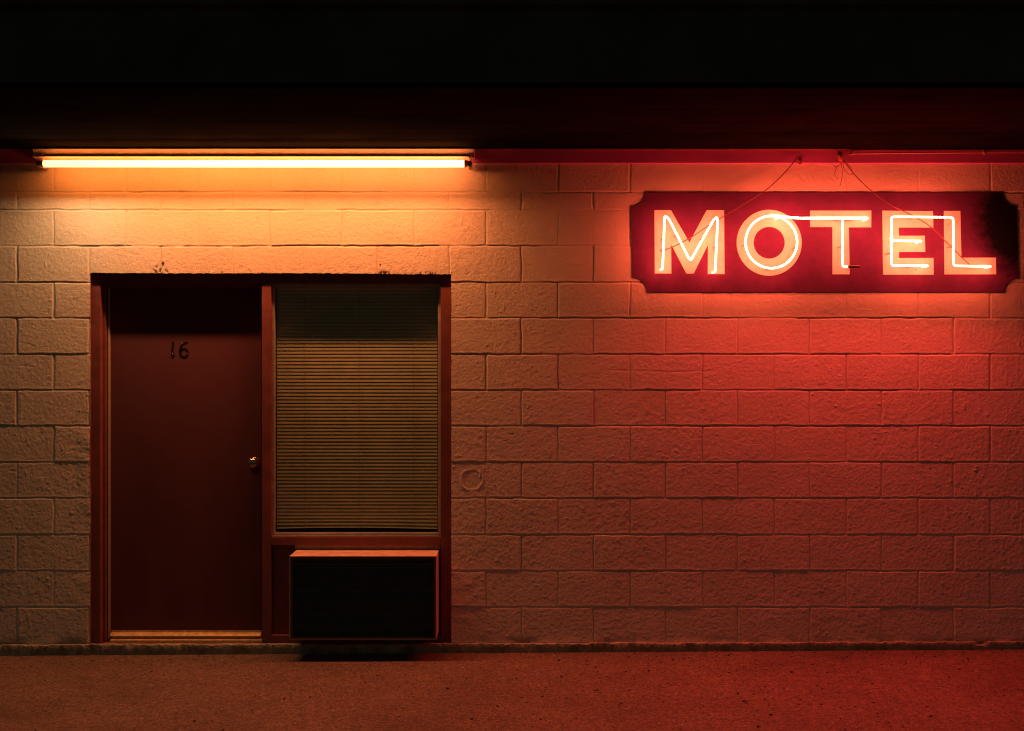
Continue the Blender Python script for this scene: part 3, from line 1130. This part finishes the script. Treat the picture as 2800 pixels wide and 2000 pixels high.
# ------------------------------------------------------------------ ground
def ground():
    xs = sorted(set([-220, -90, -40, -20, -12, -9, -7.5] + [round(-6.5 + .1 * k, 3) for k in range(131)] + [7.5, 9, 12, 20, 40, 90, 220]))
    ys = sorted(set([-220, -90, -40, -22, -14, -10, -8] + [round(-6.5 + .08 * k, 3) for k in range(84)] + [.4, 1.5, 4, 8, 14, 40, 90, 220]))
    rnd = np.random.default_rng(77)
    ph = rnd.random((8, 3)) * 6.28
    vs, fs = [], []
    for y in ys:
        for x in xs:
            z = ground_z(x)
            if y < -.1 and abs(x) < 7 and y > -7:
                for k in range(8):
                    kx, ky = 1.1 + k * .8, .7 + ((k * 5) % 8) * .7
                    z += .0018 / (1 + k * .35) * math.sin(kx * x + ph[k, 0]) * math.sin(ky * y + ph[k, 1])
                z -= .004 * min(1, (-y - .1) / 1.0)
            elif y < -.1:
                z -= .004
            vs.append((x, y, z))
    nx = len(xs)
    for j in range(len(ys) - 1):
        for i in range(nx - 1):
            a = j * nx + i
            fs.append((a, a + 1, a + nx + 1, a + nx))
    return MB().add(vs, fs)


gr = ground().build('parking_lot', M_asph, None, smooth=True)
tag(gr, 'worn asphalt parking lot in front of the motel wall', None, None, 'structure')

# loose grit
mg, ntg, bg = newmat('grit')
gi = N(ntg, 'ShaderNodeNewGeometry')
rg = ramp(ntg, gi.outputs['Random Per Island'], [(0, (.012, .011, .010)), (.62, (.02, .018, .015)), (.66, (.16, .13, .10)), (1, (.26, .21, .16))])
ntg.links.new(rg.outputs[0], bg.inputs['Base Color'])
bg.inputs['Roughness'].default_value = .85
b = MB()
rnd = random.Random(11)
base_ico = bmesh.new()
bmesh.ops.create_icosphere(base_ico, subdivisions=1, radius=1)
iv = [v.co.copy() for v in base_ico.verts]
iF = [[v.index for v in f.verts] for f in base_ico.faces]
base_ico.free()
for k in range(4200):
    x = rnd.uniform(-4.2, 4.2)
    y = -.045 - 3.2 * rnd.random() ** 1.4
    if x < 0 and rnd.random() < .70:
        continue
    s = .0020 + .0042 * rnd.random() ** 3
    sx, sy, sz = s * rnd.uniform(.8, 1.5), s * rnd.uniform(.8, 1.4), s * rnd.uniform(.5, .9)
    a = rnd.random() * 6.28
    ca, sa = math.cos(a), math.sin(a)
    zg = ground_z(x) - .004 * min(1, max(0, -y - .1))
    b.add([(x + (p.x * ca - p.y * sa) * sx * rnd.uniform(.85, 1.15), y + (p.x * sa + p.y * ca) * sy * rnd.uniform(.85, 1.15), zg + sz * .6 + p.z * sz) for p in iv], iF)
me = bpy.data.meshes.new('gravel')
me.from_pydata(b.v, [], b.f)
gv_ = link('gravel', me, mg)
tag(gv_, 'loose dark grit scattered on the asphalt', 'gravel', None, 'stuff')

# ------------------------------------------------------------------ night sky
w = bpy.data.worlds.new('World')
bpy.context.scene.world = w
w.use_nodes = True
nt = w.node_tree
bg = nt.nodes['Background']
sky = N(nt, 'ShaderNodeTexSky', sky_type='NISHITA')
sky.sun_disc = False
sky.sun_elevation = math.radians(-4)
sky.sun_rotation = math.radians(180)
mxs = N(nt, 'ShaderNodeMix', data_type='RGBA', blend_type='ADD')
mxs.inputs['Factor'].default_value = 1
scl = N(nt, 'ShaderNodeMix', data_type='RGBA', blend_type='MULTIPLY')
scl.inputs['Factor'].default_value = 1
nt.links.new(sky.outputs[0], scl.inputs['A'])
scl.inputs['B'].default_value = (.002, .002, .002, 1)
nt.links.new(scl.outputs['Result'], mxs.inputs['A'])
mxs.inputs['B'].default_value = (*SKY, 1)
nt.links.new(mxs.outputs['Result'], bg.inputs['Color'])
bg.inputs['Strength'].default_value = 1.0

# ------------------------------------------------------------------ camera
cam = bpy.data.cameras.new('camera')
cam.sensor_width = 36
cam.lens = 36 * D / (2800 * S)
cam.clip_end = 1000
co_ = bpy.data.objects.new('camera', cam)
C.objects.link(co_)
co_.location = (0, -D, CAMZ)
co_.rotation_euler = (math.radians(90), 0, 0)
sc = bpy.context.scene
sc.camera = co_
sc.view_settings.view_transform = 'Standard'
sc.view_settings.look = 'None'
sc.view_settings.exposure = 0
sc.view_settings.gamma = 1
sc.render.engine = 'CYCLES'
sc.cycles.use_denoising = True
sc.cycles.denoiser = 'OPENIMAGEDENOISE'
sc.cycles.denoising_input_passes = 'RGB_ALBEDO_NORMAL'
sc.cycles.denoising_prefilter = 'NONE'
sc.cycles.denoising_quality = 'HIGH'
sc.cycles.use_adaptive_sampling = False
sc.cycles.use_light_tree = True
sc.cycles.filter_width = 1.15
sc.cycles.max_bounces = 6
sc.cycles.sample_clamp_indirect = 4.0
